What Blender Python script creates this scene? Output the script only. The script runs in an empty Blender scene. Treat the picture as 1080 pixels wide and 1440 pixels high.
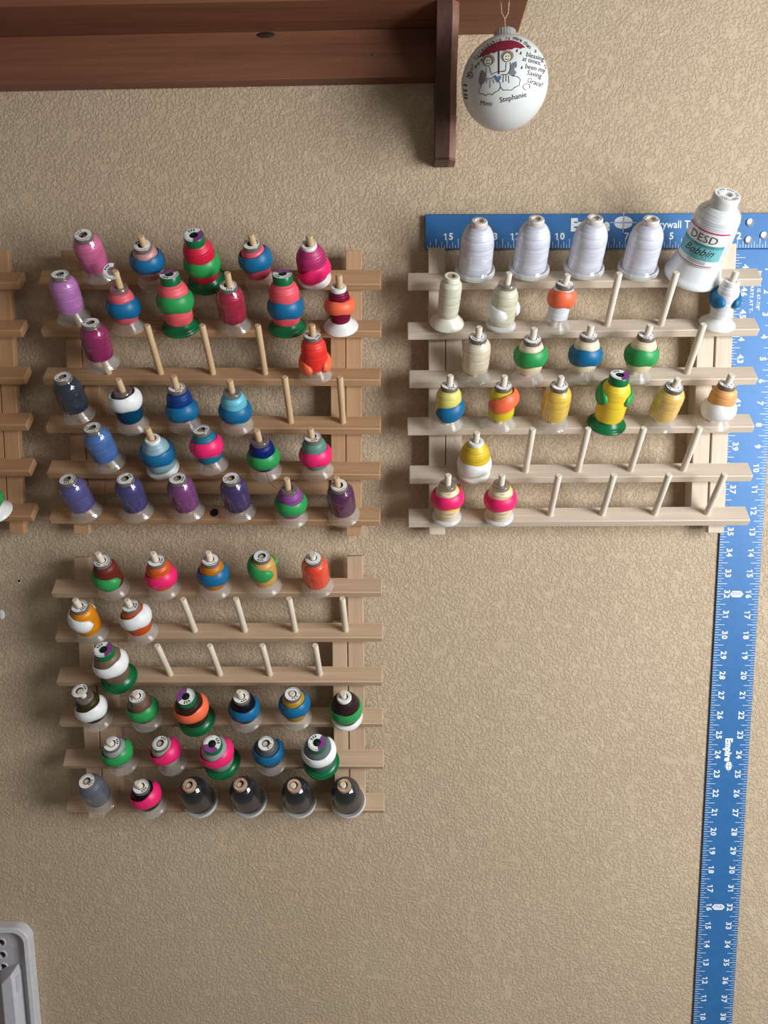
import bpy, bmesh, math, random
from mathutils import Vector, Matrix
random.seed(7)
S = 0.0254                      # everything below is written in inches
scn = bpy.context.scene
COL = scn.collection
PI = math.pi

# ------------------------------------------------------------------ camera, light, exposure
cam_d = bpy.data.cameras.new('camera'); cam = bpy.data.objects.new('camera', cam_d); COL.objects.link(cam)
R_ = Vector((0.99973881, 0.02040655, -0.01028977)); D_ = Vector((-0.00772277, -0.12210345, -0.99248733)); F_ = Vector((-0.02150966, 0.99230757, -0.12191396))
m = Matrix.Identity(4)
for i in range(3):
    m[i][0], m[i][1], m[i][2] = R_[i], -D_[i], -F_[i]
m[1][3] = -36.647*S
cam.matrix_world = m
cam_d.sensor_fit = 'AUTO'; cam_d.sensor_width = 36.0; cam_d.lens = 1092.9/1440*36.0
cam_d.clip_start = 0.01
scn.camera = cam

w = bpy.data.worlds.new('room_light'); scn.world = w; w.use_nodes = True
w.node_tree.nodes['Background'].inputs[0].default_value = (1.0, 0.92, 0.82, 1)
w.node_tree.nodes['Background'].inputs[1].default_value = 0.14

def area(name, loc, target, sx, sy, power, col):
    l = bpy.data.lights.new(name, 'AREA'); l.shape = 'RECTANGLE'; l.size = sx*S; l.size_y = sy*S; l.energy = power; l.color = col
    o = bpy.data.objects.new(name, l); COL.objects.link(o); o.location = Vector(loc)*S
    o.rotation_euler = (Vector(target)-Vector(loc)).to_track_quat('-Z', 'Y').to_euler()
    return o
area('window_daylight', (45, -38, 1), (4, -4, -3), 22, 34, 29.0, (0.92, 0.96, 1.0))   # the window on the right

scn.view_settings.view_transform = 'Standard'; scn.view_settings.look = 'None'
scn.view_settings.gamma = 1.0; scn.view_settings.use_curve_mapping = False
scn.view_settings.exposure = 0.0

# ------------------------------------------------------------------ materials
def lin(c):
    if isinstance(c, str):
        c = tuple(int(c[i:i+2], 16)/255 for i in (0, 2, 4))
    return tuple((x/12.92 if x <= 0.04045 else ((x+0.055)/1.055)**2.4) for x in c)+(1,)
MATS = {}
def newmat(name):
    mt = bpy.data.materials.new(name); mt.use_nodes = True
    nt = mt.node_tree; b = nt.nodes['Principled BSDF']
    return mt, nt, b
def N(nt, typ, **kw):
    n = nt.nodes.new(typ)
    for k, v in kw.items(): setattr(n, k, v)
    return n
def coords(nt, scale, kind='Object'):
    tc = N(nt, 'ShaderNodeTexCoord'); mp = N(nt, 'ShaderNodeMapping'); mp.inputs['Scale'].default_value = scale
    nt.links.new(tc.outputs[kind], mp.inputs[0]); return mp.outputs[0]
def noise(nt, vec, scale, detail=2, rough=0.5, dist=0.0):
    n = N(nt, 'ShaderNodeTexNoise'); n.inputs['Scale'].default_value = scale; n.inputs['Detail'].default_value = detail
    n.inputs['Roughness'].default_value = rough; n.inputs['Distortion'].default_value = dist
    nt.links.new(vec, n.inputs['Vector']); return n.outputs['Fac']
def ramp(nt, fac, stops):
    r = N(nt, 'ShaderNodeValToRGB'); e = r.color_ramp.elements
    while len(e) < len(stops): e.new(0.5)
    for i, (p, c) in enumerate(stops):
        e[i].position = p; e[i].color = c if len(c) == 4 else (*c, 1)
    nt.links.new(fac, r.inputs[0]); return r.outputs[0]
def bump(nt, b, h, strength, dist):
    n = N(nt, 'ShaderNodeBump'); n.inputs['Strength'].default_value = strength; n.inputs['Distance'].default_value = dist
    nt.links.new(h, n.inputs['Height']); nt.links.new(n.outputs[0], b.inputs['Normal']); return n

def plain(name, col, rough=0.5, spec=0.5, metal=0.0, bscale=0, bstr=0.2):
    if name in MATS: return MATS[name]
    mt, nt, b = newmat(name)
    v = coords(nt, (1, 1, 1))
    f = noise(nt, v, 120, 3)
    c = lin(col); lo = tuple(x*0.93 for x in c[:3])+(1,); hi = tuple(min(1, x*1.05) for x in c[:3])+(1,)
    nt.links.new(ramp(nt, f, [(0.3, lo), (0.7, hi)]), b.inputs['Base Color'])
    b.inputs['Roughness'].default_value = rough; b.inputs['Specular IOR Level'].default_value = spec; b.inputs['Metallic'].default_value = metal
    if bscale: bump(nt, b, noise(nt, v, bscale, 3), bstr, 0.0004)
    MATS[name] = mt; return mt

def wood(name, light, dark, axis, rough=0.6, sc=1.0):
    if name in MATS: return MATS[name]
    mt, nt, b = newmat(name)
    s = [60*sc, 60*sc, 60*sc]; s[axis] = 3.0*sc
    v = coords(nt, s); s2 = [260*sc]*3; s2[axis] = 7*sc
    v2 = coords(nt, s2)
    f1 = noise(nt, v, 1.0, 4, 0.55, 0.6); f2 = noise(nt, v2, 1.0, 3, 0.6)
    mx = N(nt, 'ShaderNodeMath', operation='MULTIPLY_ADD'); mx.inputs[1].default_value = 0.45
    nt.links.new(f2, mx.inputs[0]); 
    ml = N(nt, 'ShaderNodeMath', operation='MULTIPLY'); ml.inputs[1].default_value = 0.55; nt.links.new(f1, ml.inputs[0]); nt.links.new(ml.outputs[0], mx.inputs[2])
    nt.links.new(ramp(nt, mx.outputs[0], [(0.32, lin(dark)), (0.68, lin(light))]), b.inputs['Base Color'])
    b.inputs['Roughness'].default_value = rough; b.inputs['Specular IOR Level'].default_value = 0.35
    bump(nt, b, f2, 0.15, 0.0005)
    MATS[name] = mt; return mt

def thread(col, col2=None):
    key = 'thread_'+col+(col2 or '')
    if key in MATS: return MATS[key]
    mt, nt, b = newmat(key)
    c = lin(col)
    v = coords(nt, (30, 30, 420))
    f = noise(nt, v, 1.0, 3, 0.6)
    if col2:
        nt.links.new(ramp(nt, noise(nt, coords(nt, (25, 25, 330)), 1.0, 2, 0.5, 0.8), [(0.36, lin(col2)), (0.44, c), (0.52, lin('E9E0D6')), (0.6, lin('C9A56B')), (0.68, c)]), b.inputs['Base Color'])
    else:
        lo = tuple(x*0.78 for x in c[:3])+(1,); hi = tuple(min(1, x*1.12) for x in c[:3])+(1,)
        nt.links.new(ramp(nt, f, [(0.3, lo), (0.7, hi)]), b.inputs['Base Color'])
    wv = N(nt, 'ShaderNodeTexWave', wave_type='BANDS', bands_direction='Z'); wv.inputs['Scale'].default_value = 120
    wv.inputs['Distortion'].default_value = 2.5; wv.inputs['Detail'].default_value = 2; wv.inputs['Detail Scale'].default_value = 0.6
    nt.links.new(coords(nt, (1, 1, 1)), wv.inputs['Vector'])
    ad = N(nt, 'ShaderNodeMath', operation='MULTIPLY_ADD'); ad.inputs[1].default_value = 0.5
    nt.links.new(f, ad.inputs[0]); nt.links.new(wv.outputs['Fac'], ad.inputs[2])
    bp = bump(nt, b, ad.outputs[0], 0.32, 0.0004)
    b.inputs['Roughness'].default_value = 0.36; b.inputs['Specular IOR Level'].default_value = 0.35+0.65*min(1.0, 2*max(c[:3]))
    b.inputs['Anisotropic'].default_value = 0.8; b.inputs['Specular Tint'].default_value = tuple(0.35+0.65*x for x in c[:3])+(1,)
    tg = N(nt, 'ShaderNodeTangent', direction_type='RADIAL', axis='Z'); nt.links.new(tg.outputs[0], b.inputs['Tangent'])
    MATS[key] = mt; return mt

def clear(name, col, base, edge, rough, bscale=0, bstr=0.3, spec=0.6, bdist=0.001, ior=1.45, fmax=0.15):
    """thin clear plastic: mostly see-through, denser where seen edge-on (more material in the line of sight)"""
    if name in MATS: return MATS[name]
    mt, nt, b = newmat(name)
    b.inputs['Base Color'].default_value = lin(col); b.inputs['Roughness'].default_value = rough; b.inputs['Specular IOR Level'].default_value = spec
    tr = N(nt, 'ShaderNodeBsdfTransparent'); gl = N(nt, 'ShaderNodeBsdfGlossy'); gl.inputs['Roughness'].default_value = rough
    lw = N(nt, 'ShaderNodeLayerWeight'); lw.inputs['Blend'].default_value = 0.35
    mr = N(nt, 'ShaderNodeMapRange'); mr.inputs['To Min'].default_value = base; mr.inputs['To Max'].default_value = edge
    nt.links.new(lw.outputs['Facing'], mr.inputs['Value'])
    m1 = N(nt, 'ShaderNodeMixShader'); m2 = N(nt, 'ShaderNodeMixShader')
    nt.links.new(mr.outputs[0], m1.inputs[0]); nt.links.new(tr.outputs[0], m1.inputs[1]); nt.links.new(b.outputs[0], m1.inputs[2])
    fr = N(nt, 'ShaderNodeFresnel'); fr.inputs['IOR'].default_value = ior
    mn = N(nt, 'ShaderNodeMath', operation='MINIMUM'); mn.inputs[1].default_value = fmax
    db = N(nt, 'ShaderNodeMath', operation='MULTIPLY'); db.inputs[1].default_value = 2.0      # both faces of the sheet reflect
    nt.links.new(fr.outputs[0], db.inputs[0]); nt.links.new(db.outputs[0], mn.inputs[0])
    nt.links.new(mn.outputs[0], m2.inputs[0]); nt.links.new(m1.outputs[0], m2.inputs[1]); nt.links.new(gl.outputs[0], m2.inputs[2])
    out = nt.nodes['Material Output']; nt.links.new(m2.outputs[0], out.inputs['Surface'])
    if bscale:
        bp = bump(nt, b, noise(nt, coords(nt, (1, 1, 0.45)), bscale, 3, 0.6, 0.5), bstr, bdist)
        nt.links.new(bp.outputs[0], gl.inputs['Normal']); nt.links.new(bp.outputs[0], fr.inputs['Normal'])
    MATS[name] = mt; return mt

# knockdown-textured painted wall
def wall_mat():
    mt, nt, b = newmat('tan_knockdown_wall')
    v = coords(nt, (1, 1, 1))
    blob = ramp(nt, noise(nt, v, 285, 4, 0.6, 0.4), [(0.44, (0, 0, 0)), (0.58, (1, 1, 1))])
    big = noise(nt, v, 75, 2); fine = noise(nt, v, 800, 2)
    mask = ramp(nt, noise(nt, v, 85, 3, 0.5, 0.6), [(0.36, (0.25, 0.25, 0.25)), (0.46, (1, 1, 1))])
    pm = N(nt, 'ShaderNodeMath', operation='MULTIPLY'); nt.links.new(blob, pm.inputs[0]); nt.links.new(mask, pm.inputs[1])
    a = N(nt, 'ShaderNodeMath', operation='MULTIPLY_ADD'); a.inputs[1].default_value = 0.15
    nt.links.new(fine, a.inputs[0]); nt.links.new(pm.outputs[0], a.inputs[2])
    a2 = N(nt, 'ShaderNodeMath', operation='MULTIPLY_ADD'); a2.inputs[1].default_value = 0.7
    nt.links.new(big, a2.inputs[0]); nt.links.new(a.outputs[0], a2.inputs[2])
    bump(nt, b, a2.outputs[0], 0.76, 0.0009)
    nt.links.new(ramp(nt, noise(nt, v, 6, 3), [(0.3, lin('C6AF92')), (0.7, lin('CCB699'))]), b.inputs['Base Color'])
    b.inputs['Roughness'].default_value = 0.62; b.inputs['Specular IOR Level'].default_value = 0.3
    return mt
M_WALL = wall_mat()
PINE = dict(A=('C9A27C', 'AD8560'), B=('D2B596', 'B8997A'), C=('DDCDB9', 'CBB9A4'), F=('BF946C', 'A67C57'))
def pine(k, axis): return wood('pine_%s_%d' % (k, axis), PINE[k][0], PINE[k][1], axis)
DOWEL = {k_: wood('dowel_'+k_, a_, b_, 2) for k_, a_, b_ in (('A', 'D9BA92', 'C4A078'), ('B', 'E9DCC8', 'D8C6AC'), ('C', 'EADFD0', 'DACBB8'), ('F', 'D2B088', 'BE9A70'))}
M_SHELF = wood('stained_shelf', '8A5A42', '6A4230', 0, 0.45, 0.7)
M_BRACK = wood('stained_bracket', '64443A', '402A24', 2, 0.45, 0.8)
M_BRACKR = wood('lit_bracket_edge', 'A2755C', '7A5444', 2, 0.45, 0.8)  # window light on the right-hand bevel, put into a lighter wood colour
M_BLUE = plain('blue_anodised_aluminium', '316DA6', 0.45, 0.5, 0.1)
M_WHITE_INK = plain('white_ink', 'F2F3F2', 0.5)
M_CLEAR = clear('clear_spool_plastic', 'F4F1EC', 0.09, 0.40, 0.2, ior=1.2)
M_MILKY = clear('milky_spool_plastic', 'F3F3F1', 0.62, 0.9, 0.25, ior=1.3)
M_MILKW = clear('white_translucent_cone', 'F6F8FA', 0.9, 0.97, 0.2, ior=1.35)
M_FILM = clear('shrink_film', 'FFFFFF', 0.0, 0.05, 0.035, 120, 0.32, 0.6, 0.002, ior=1.52)
M_WHITEP = plain('white_plastic', 'ECEAE4', 0.35)
M_IVORY = plain('ivory_plastic', 'EAE6D2', 0.35)
M_GREENP = plain('green_plastic', '0B6B3C', 0.3)
M_CAP = plain('smoky_cap_plastic', '75685F', 0.3)
M_CAPC = clear('smoky_clear_cap', '8C7F78', 0.45, 0.8, 0.15)
M_LABEL = plain('label_paper', 'FAF9F6', 0.5)
M_PEACH = plain('peach_label', 'D9B39A', 0.5)
M_PEACHL = plain('pale_peach_label', 'E2D6CC', 0.5)
M_PURPLE = plain('purple_label', '8E4590', 0.4)
M_INK = plain('black_ink', '1E1C1C', 0.5)
M_GREYINK = plain('grey_ink', '55524F', 0.5)
M_DARK = plain('dark_hole', '0B0B0B', 0.5)
M_CARD = plain('cardboard_core', 'A68A6B', 0.8)
BAND = dict(blue='0A6896', green='2C9A50', pink='F2246E', white='F0F1EE', orange='FA7048')
def band_mat(c): return plain('silicone_'+c, BAND[c], 0.42, 0.45)

# ------------------------------------------------------------------ geometry helpers (inches in, metres out)
class MB:
    def __init__(s): s.v = []; s.f = []; s.sm = []
    def add(s, vs, fs, smooth=False):
        o = len(s.v); s.v += [tuple(p) for p in vs]; s.f += [tuple(i+o for i in f) for f in fs]; s.sm += [smooth]*len(fs)
    def box(s, x0, x1, y0, y1, z0, z1):
        vs = [(x, y, z) for z in (z0, z1) for y in (y0, y1) for x in (x0, x1)]
        s.add(vs, [(0, 2, 3, 1), (4, 5, 7, 6), (0, 1, 5, 4), (2, 6, 7, 3), (0, 4, 6, 2), (1, 3, 7, 5)])
    def prism(s, poly, axis, a, b):
        n = len(poly)
        def P(p, t):
            q = [p[0], p[1]]; q.insert(axis, t); return tuple(q)
        vs = [P(p, a) for p in poly]+[P(p, b) for p in poly]
        s.add(vs, [tuple(range(n)), tuple(range(2*n-1, n-1, -1))]+[(i, n+i, n+(i+1) % n, (i+1) % n) for i in range(n)])
    def lathe(s, prof, seg=40, closed=True, a0=0, a1=2*PI):
        full = abs(a1-a0-2*PI) < 1e-6; n = len(prof); k = seg if full else seg+1
        vs = [(r*math.sin(a0+(a1-a0)*i/seg), -r*math.cos(a0+(a1-a0)*i/seg), z) for i in range(k) for r, z in prof]
        fs = []
        for i in range(seg):
            j = (i+1) % k
            for t in range(n if closed else n-1):
                u = (t+1) % n
                fs.append((i*n+t, j*n+t, j*n+u, i*n+u))
        if not full and closed:
            fs.append(tuple(range(n))); fs.append(tuple(range((k-1)*n+n-1, (k-1)*n-1, -1)))
        s.add(vs, fs, True)
    def tube(s, pts, r, seg=10):
        pts = [Vector(p) for p in pts]; rings = []
        rr = r if isinstance(r, (list, tuple)) else [r]*len(pts)
        up = Vector((0.13, 0.31, 0.94))
        vs = []
        for i, p in enumerate(pts):
            t = (pts[min(i+1, len(pts)-1)]-pts[max(i-1, 0)]).normalized()
            a = t.cross(up)
            if a.length < 1e-3: a = t.cross(Vector((1, 0, 0)))
            a.normalize(); b = t.cross(a)
            vs += [tuple(p+rr[i]*(math.cos(2*PI*k/seg)*a+math.sin(2*PI*k/seg)*b)) for k in range(seg)]
        fs = [(i*seg+k, i*seg+(k+1) % seg, (i+1)*seg+(k+1) % seg, (i+1)*seg+k) for i in range(len(pts)-1) for k in range(seg)]
        s.add(vs, fs, True); o = len(pts)-1
        s.add([vs[k] for k in range(seg)], [tuple(range(seg-1, -1, -1))]); s.add([vs[o*seg+k] for k in range(seg)], [tuple(range(seg))])
    def mesh(s, name, ang=38):
        me = bpy.data.meshes.new(name)
        me.from_pydata([(x*S, y*S, z*S) for x, y, z in s.v], [], s.f)
        me.polygons.foreach_set('use_smooth', s.sm)
        bm = bmesh.new(); bm.from_mesh(me); bmesh.ops.recalc_face_normals(bm, faces=bm.faces); bm.to_mesh(me); bm.free()
        me.set_sharp_from_angle(angle=math.radians(ang))
        me.materials.append(None); me.update()
        return me
def obj(name, me, mat, parent=None, loc=(0, 0, 0), rot=None, label=None):
    if isinstance(me, MB): me = me.mesh(name)
    o = bpy.data.objects.new(name, me); COL.objects.link(o)
    o.material_slots[0].link = 'OBJECT'; o.material_slots[0].material = mat
    if parent: o.parent = parent
    o.location = Vector(loc)*S
    if rot is not None: o.rotation_euler = rot
    if label: o['label'] = label
    return o
def thing(name, label, cat, loc=(0, 0, 0), group=None):
    o = bpy.data.objects.new(name, None); COL.objects.link(o); o.location = Vector(loc)*S; o.empty_display_size = 0.02
    o['label'] = label; o['category'] = cat
    if group: o['group'] = group
    return o
def bevelled(o, wd=0.03, seg=2):
    md = o.modifiers.new('edge', 'BEVEL'); md.width = wd*S; md.segments = seg; md.limit_method = 'ANGLE'; md.angle_limit = math.radians(30)
    return o
def numeral(mb, body, size, fn, bold=0.02):
    adv = 0.60*size; x0 = -adv*(len(body)-1)/2
    for j, ch in enumerate(body):
        cx = x0+j*adv
        if ch == '1':
            h = 0.355*size; w_ = 0.062*size
            for poly in ([(-w_+.03*size, -h), (w_+.03*size, -h), (w_+.03*size, h), (-w_+.03*size, h)], [(-w_+.03*size, h), (-w_+.03*size, h*0.62), (-0.20*size, h*0.42), (-0.20*size, h*0.70)]):
                mb.add([fn(cx+x, y) for x, y in poly], [(0, 1, 2, 3)])
        else: put_text(mb, ch, size, lambda x, y, cx=cx: fn(cx+x, y), bold=bold)
TXT = {}
def text2d(body, size, bold=0.0, sx=1.0, shear=0.0, space=1.0):
    """flat lettering centred on the origin: verts (inches), faces"""
    key = (body, size, bold, sx, shear, space)
    if key in TXT: return TXT[key]
    cu = bpy.data.curves.new('lettering', 'FONT'); cu.body = body; cu.size = 1.0; cu.offset = bold; cu.shear = shear; cu.space_character = space
    cu.align_x = 'CENTER'; cu.align_y = 'CENTER'; cu.resolution_u = 2; cu.fill_mode = 'FRONT'
    o = bpy.data.objects.new('lettering', cu); COL.objects.link(o)
    dg = bpy.context.evaluated_depsgraph_get()
    me = bpy.data.meshes.new_from_object(o.evaluated_get(dg))
    vs = [(v.co.x*size*sx, v.co.y*size) for v in me.vertices]; fs = [tuple(p.vertices) for p in me.polygons]
    bpy.data.objects.remove(o); bpy.data.meshes.remove(me); bpy.data.curves.remove(cu)
    TXT[key] = (vs, fs); return TXT[key]
def put_text(mb, body, size, fn, **kw):
    vs, fs = text2d(body, size, **kw); mb.add([fn(x, y) for x, y in vs], fs)

# ------------------------------------------------------------------ setting: wall
mb = MB(); mb.box(-75, 62, 0, 3, -58, 48)
wall = obj('wall_back', mb, M_WALL); wall['kind'] = 'structure'
mb = MB(); mb.lathe([(0.0, 0), (0.055, 0), (0.055, 0.02), (0.0, 0.02)], 12, True)
obj('nail_hole', mb, M_DARK, wall, (-18.53, -0.004, -7.74), (PI/2, 0, 0))
mb = MB(); mb.lathe([(0.05, 0), (0.10, 0.0), (0.085, 0.03), (0.055, 0.03)], 12, True, -1.2, 1.2)
obj('plaster_lip', mb, M_LABEL, wall, (-18.53, -0.004, -7.76), (PI/2, 0, 0))
mb = MB(); mb.lathe([(0, 0), (0.16, 0), (0.10, 0.025), (0, 0.03)], 9, True)
o = obj('spackle_dab', mb, M_LABEL, wall, (-19.5, -0.004, -9.4), (PI/2, 0, 0)); o.scale = (1, 1.5, 1)

# ------------------------------------------------------------------ shelf with bracket
shelf = thing('wall_shelf', 'dark stained wooden wall shelf with back cleat and wavy bracket across the top', 'shelf', (-10, 0, 16.65))
mb = MB(); mb.prism([(-24, 0), (15.2, 0), (15.33, -0.15), (15.33, -3.2), (-24, -3.2)], 2, 0, 0.78)
bevelled(obj('shelf_board', mb, M_SHELF, shelf), 0.06)
mb = MB(); mb.box(-24, 11.66, -0.75, 0, -1.98, -0.005)
cl = bevelled(obj('back_cleat', mb, M_SHELF, shelf), 0.03)
mb = MB(); mb.lathe([(0, 0), (0.09, 0), (0.08, 0.03), (0, 0.04)], 12)
obj('screw', mb, M_GREYINK, cl, (9.0, -0.752, -1.05), (PI/2, 0, 0))
mb = MB(); mb.lathe([(0, 0), (0.42, 0), (0.36, 0.018), (0, 0.03)], 16)
o = obj('knot', mb, plain('wood_knot', '2A1812', 0.6), cl, (4.3, -0.752, -0.16), (PI/2, 0, 0)); o.scale = (1, 0.3, 1)
# bracket profile (y outwards negative, z)
prof = [(-0.0, 0.0), (-3.0, 0.0)]
for i in range(25):
    t = i/24; z = -0.4-5.0*t
    y = -(1.05+1.85*(1-t)**1.6+0.16*math.sin(t*PI*3.2+0.6))
    prof.append((y, z))
prof += [(-1.0, -5.55), (0.0, -5.55)]
mb = MB(); mb.prism(prof, 0, 0, 0.62)
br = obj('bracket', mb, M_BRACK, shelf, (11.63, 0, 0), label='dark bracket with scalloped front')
def shrink(p): return (p[0]+0.28 if p[0] < -0.3 else p[0], p[1])
bev = MB(); n = len(prof)
a = [(0.62, y, z) for y, z in prof]; b = [(0.90, y+0.20 if y < -0.3 else y, z) for y, z in prof]
bev.add(a+b, [(i, (i+1) % n, n+(i+1) % n, n+i) for i in range(n)]+[tuple(range(n, 2*n))])
obj('bracket_edge', bev, M_BRACKR, br, label='bevelled edge of the bracket with window light painted in')

# ------------------------------------------------------------------ drywall T-square
ts = thing('drywall_t_square', 'long blue aluminium T-square ruler with white scale numbers on the wall', 'ruler', (17.1872, 0, 7.4337))
ts.rotation_euler = (0, 0.0121, 0)
mb = MB(); mb.box(-2.0, 0, -0.1, -0.01, -47.9, 1.0)
blade = bevelled(obj('blade', mb, M_BLUE, ts), 0.02, 1)
mb = MB(); mb.box(-16.0, 6.0, -0.27, -0.101, -0.13, 1.40)
arm = bevelled(obj('crossbar', mb, M_BLUE, ts), 0.03, 2)
tk = MB(); Y = -0.1025
def q(mb, x0, x1, z0, z1, y): mb.add([(x0, y, z0), (x1, y, z0), (x1, y, z1), (x0, y, z1)], [(0, 1, 2, 3)])
for i in range(1, 48*8-3):
    z = -i/8; ln = 0.38 if i % 8 == 0 else 0.44 if i % 4 == 0 else 0.28 if i % 2 == 0 else 0.17
    t = 0.016 if i % 4 else 0.02
    q(tk, -0.02-ln, -0.02, z-t/2, z+t/2, Y)
    if z < -0.35: q(tk, -1.98, -1.98+ln, z-t/2, z+t/2, Y)
obj('tick_marks', tk, M_WHITE_INK, blade)['kind'] = 'stuff'
nm = MB()
def vert(x0, z0): return lambda x, y: (x0+y, Y-0.001, z0-x)       # lettering that reads downwards
for n_ in range(1, 47):
    numeral(nm, str(n_), 0.37, vert(-0.50, -n_), 0.028)
    if n_ < 47: numeral(nm, str(48-n_), 0.37, vert(-1.52, -n_), 0.028)
obj('scale_numbers', nm, M_WHITE_INK, blade)
mb = MB()
put_text(mb, 'BLADE IS 47-7/8"', 0.22, vert(-0.86, -1.95), bold=0.012, space=1.1)
put_text(mb, 'STARTS AT T-', 0.22, vert(-1.17, -2.2), bold=0.012, space=1.1)
obj('blade_lettering', mb, M_WHITE_INK, blade)
for zz in (-16, -32):
    stud_bg = MB(); stud_tx = MB()
    stud_bg.add([(-1.37, Y, zz), (-1.24, Y, zz+0.15), (-0.86, Y, zz+0.15), (-0.73, Y, zz), (-0.86, Y, zz-0.15), (-1.24, Y, zz-0.15)], [(0, 1, 2, 3, 4, 5)])
    put_text(stud_tx, 'STUD', 0.17, lambda x, y: (-1.05+x, Y-0.002, zz+y*1.25), bold=0.01)
    obj('stud_mark', stud_bg, M_WHITE_INK, blade); obj('stud_lettering', stud_tx, M_BLUE, blade)
def crest(mb, fn, s):
    """leaf-shaped emblem crossed by thin sight lines"""
    for sx in (1, -1):
        for sy in (1, -1):
            pts = [(0.05*sx, 0.05*sy)]
            for k in range(9):
                t = k/8*PI/2
                pts.append((sx*(0.05+0.60*math.cos(t)), sy*(0.05+0.38*math.sin(t))))
            mb.add([fn(x*s, y*s) for x, y in pts], [tuple(range(len(pts)))])
    for x0, x1, y0, y1 in ((-0.95, 0.95, -0.016, 0.016), (-0.016, 0.016, -0.7, 0.7)):
        mb.add([fn(x*s, y*s) for x, y in ((x0, y0), (x1, y0), (x1, y1), (x0, y1))], [(0, 1, 2, 3)])
lg = MB()
put_text(lg, 'Empire', 0.46, vert(-1.02, -23.75), bold=0.05, sx=0.86, space=1.04)
crest(lg, lambda x, y: vert(-0.95, -24.58)(x, y), 0.34)
obj('blade_logo', lg, M_WHITE_INK, blade)
Ya = -0.2725
tk = MB()
for i in range(1, 16*8):
    x = -i/8; ln = 0.42 if i % 4 == 0 else 0.28 if i % 2 == 0 else 0.15
    q(tk, x-0.009, x+0.009, -0.11, -0.11+ln, Ya)
obj('crossbar_ticks', tk, M_WHITE_INK, arm)['kind'] = 'stuff'
nm = MB(); flat = lambda x0, z0: (lambda x, y: (x0+x, Ya-0.001, z0+y))
for n_ in range(1, 16): numeral(nm, str(n_), 0.41, flat(-n_+0.05, 0.40), 0.028)
obj('crossbar_numbers', nm, M_WHITE_INK, arm)
lg = MB()
put_text(lg, 'Empire', 0.72, flat(-8.60, 0.88), bold=0.06, sx=0.84)
crest(lg, flat(-7.12, 1.0), 0.62)
put_text(lg, 'Drywall T-Square', 0.46, flat(-4.35, 0.90), bold=0.012, sx=0.86, space=1.05)
obj('crossbar_logo', lg, M_WHITE_INK, arm)
M_RIVET = plain('rivet_aluminium', 'C9CCD0', 0.35, 0.5, 0.7)
rv = MB(); rv.lathe([(0, 0), (0.18, 0), (0.185, 0.03), (0.15, 0.075), (0.11, 0.06), (0, 0.06)], 24)
for x, z in ((-1.5, 0.98), (-0.85, 0.42), (-1.52, 0.22)):
    obj('rivet', rv.mesh('rivet'), M_RIVET, arm, (x, -0.268, z), (PI/2, 0, 0))

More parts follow.
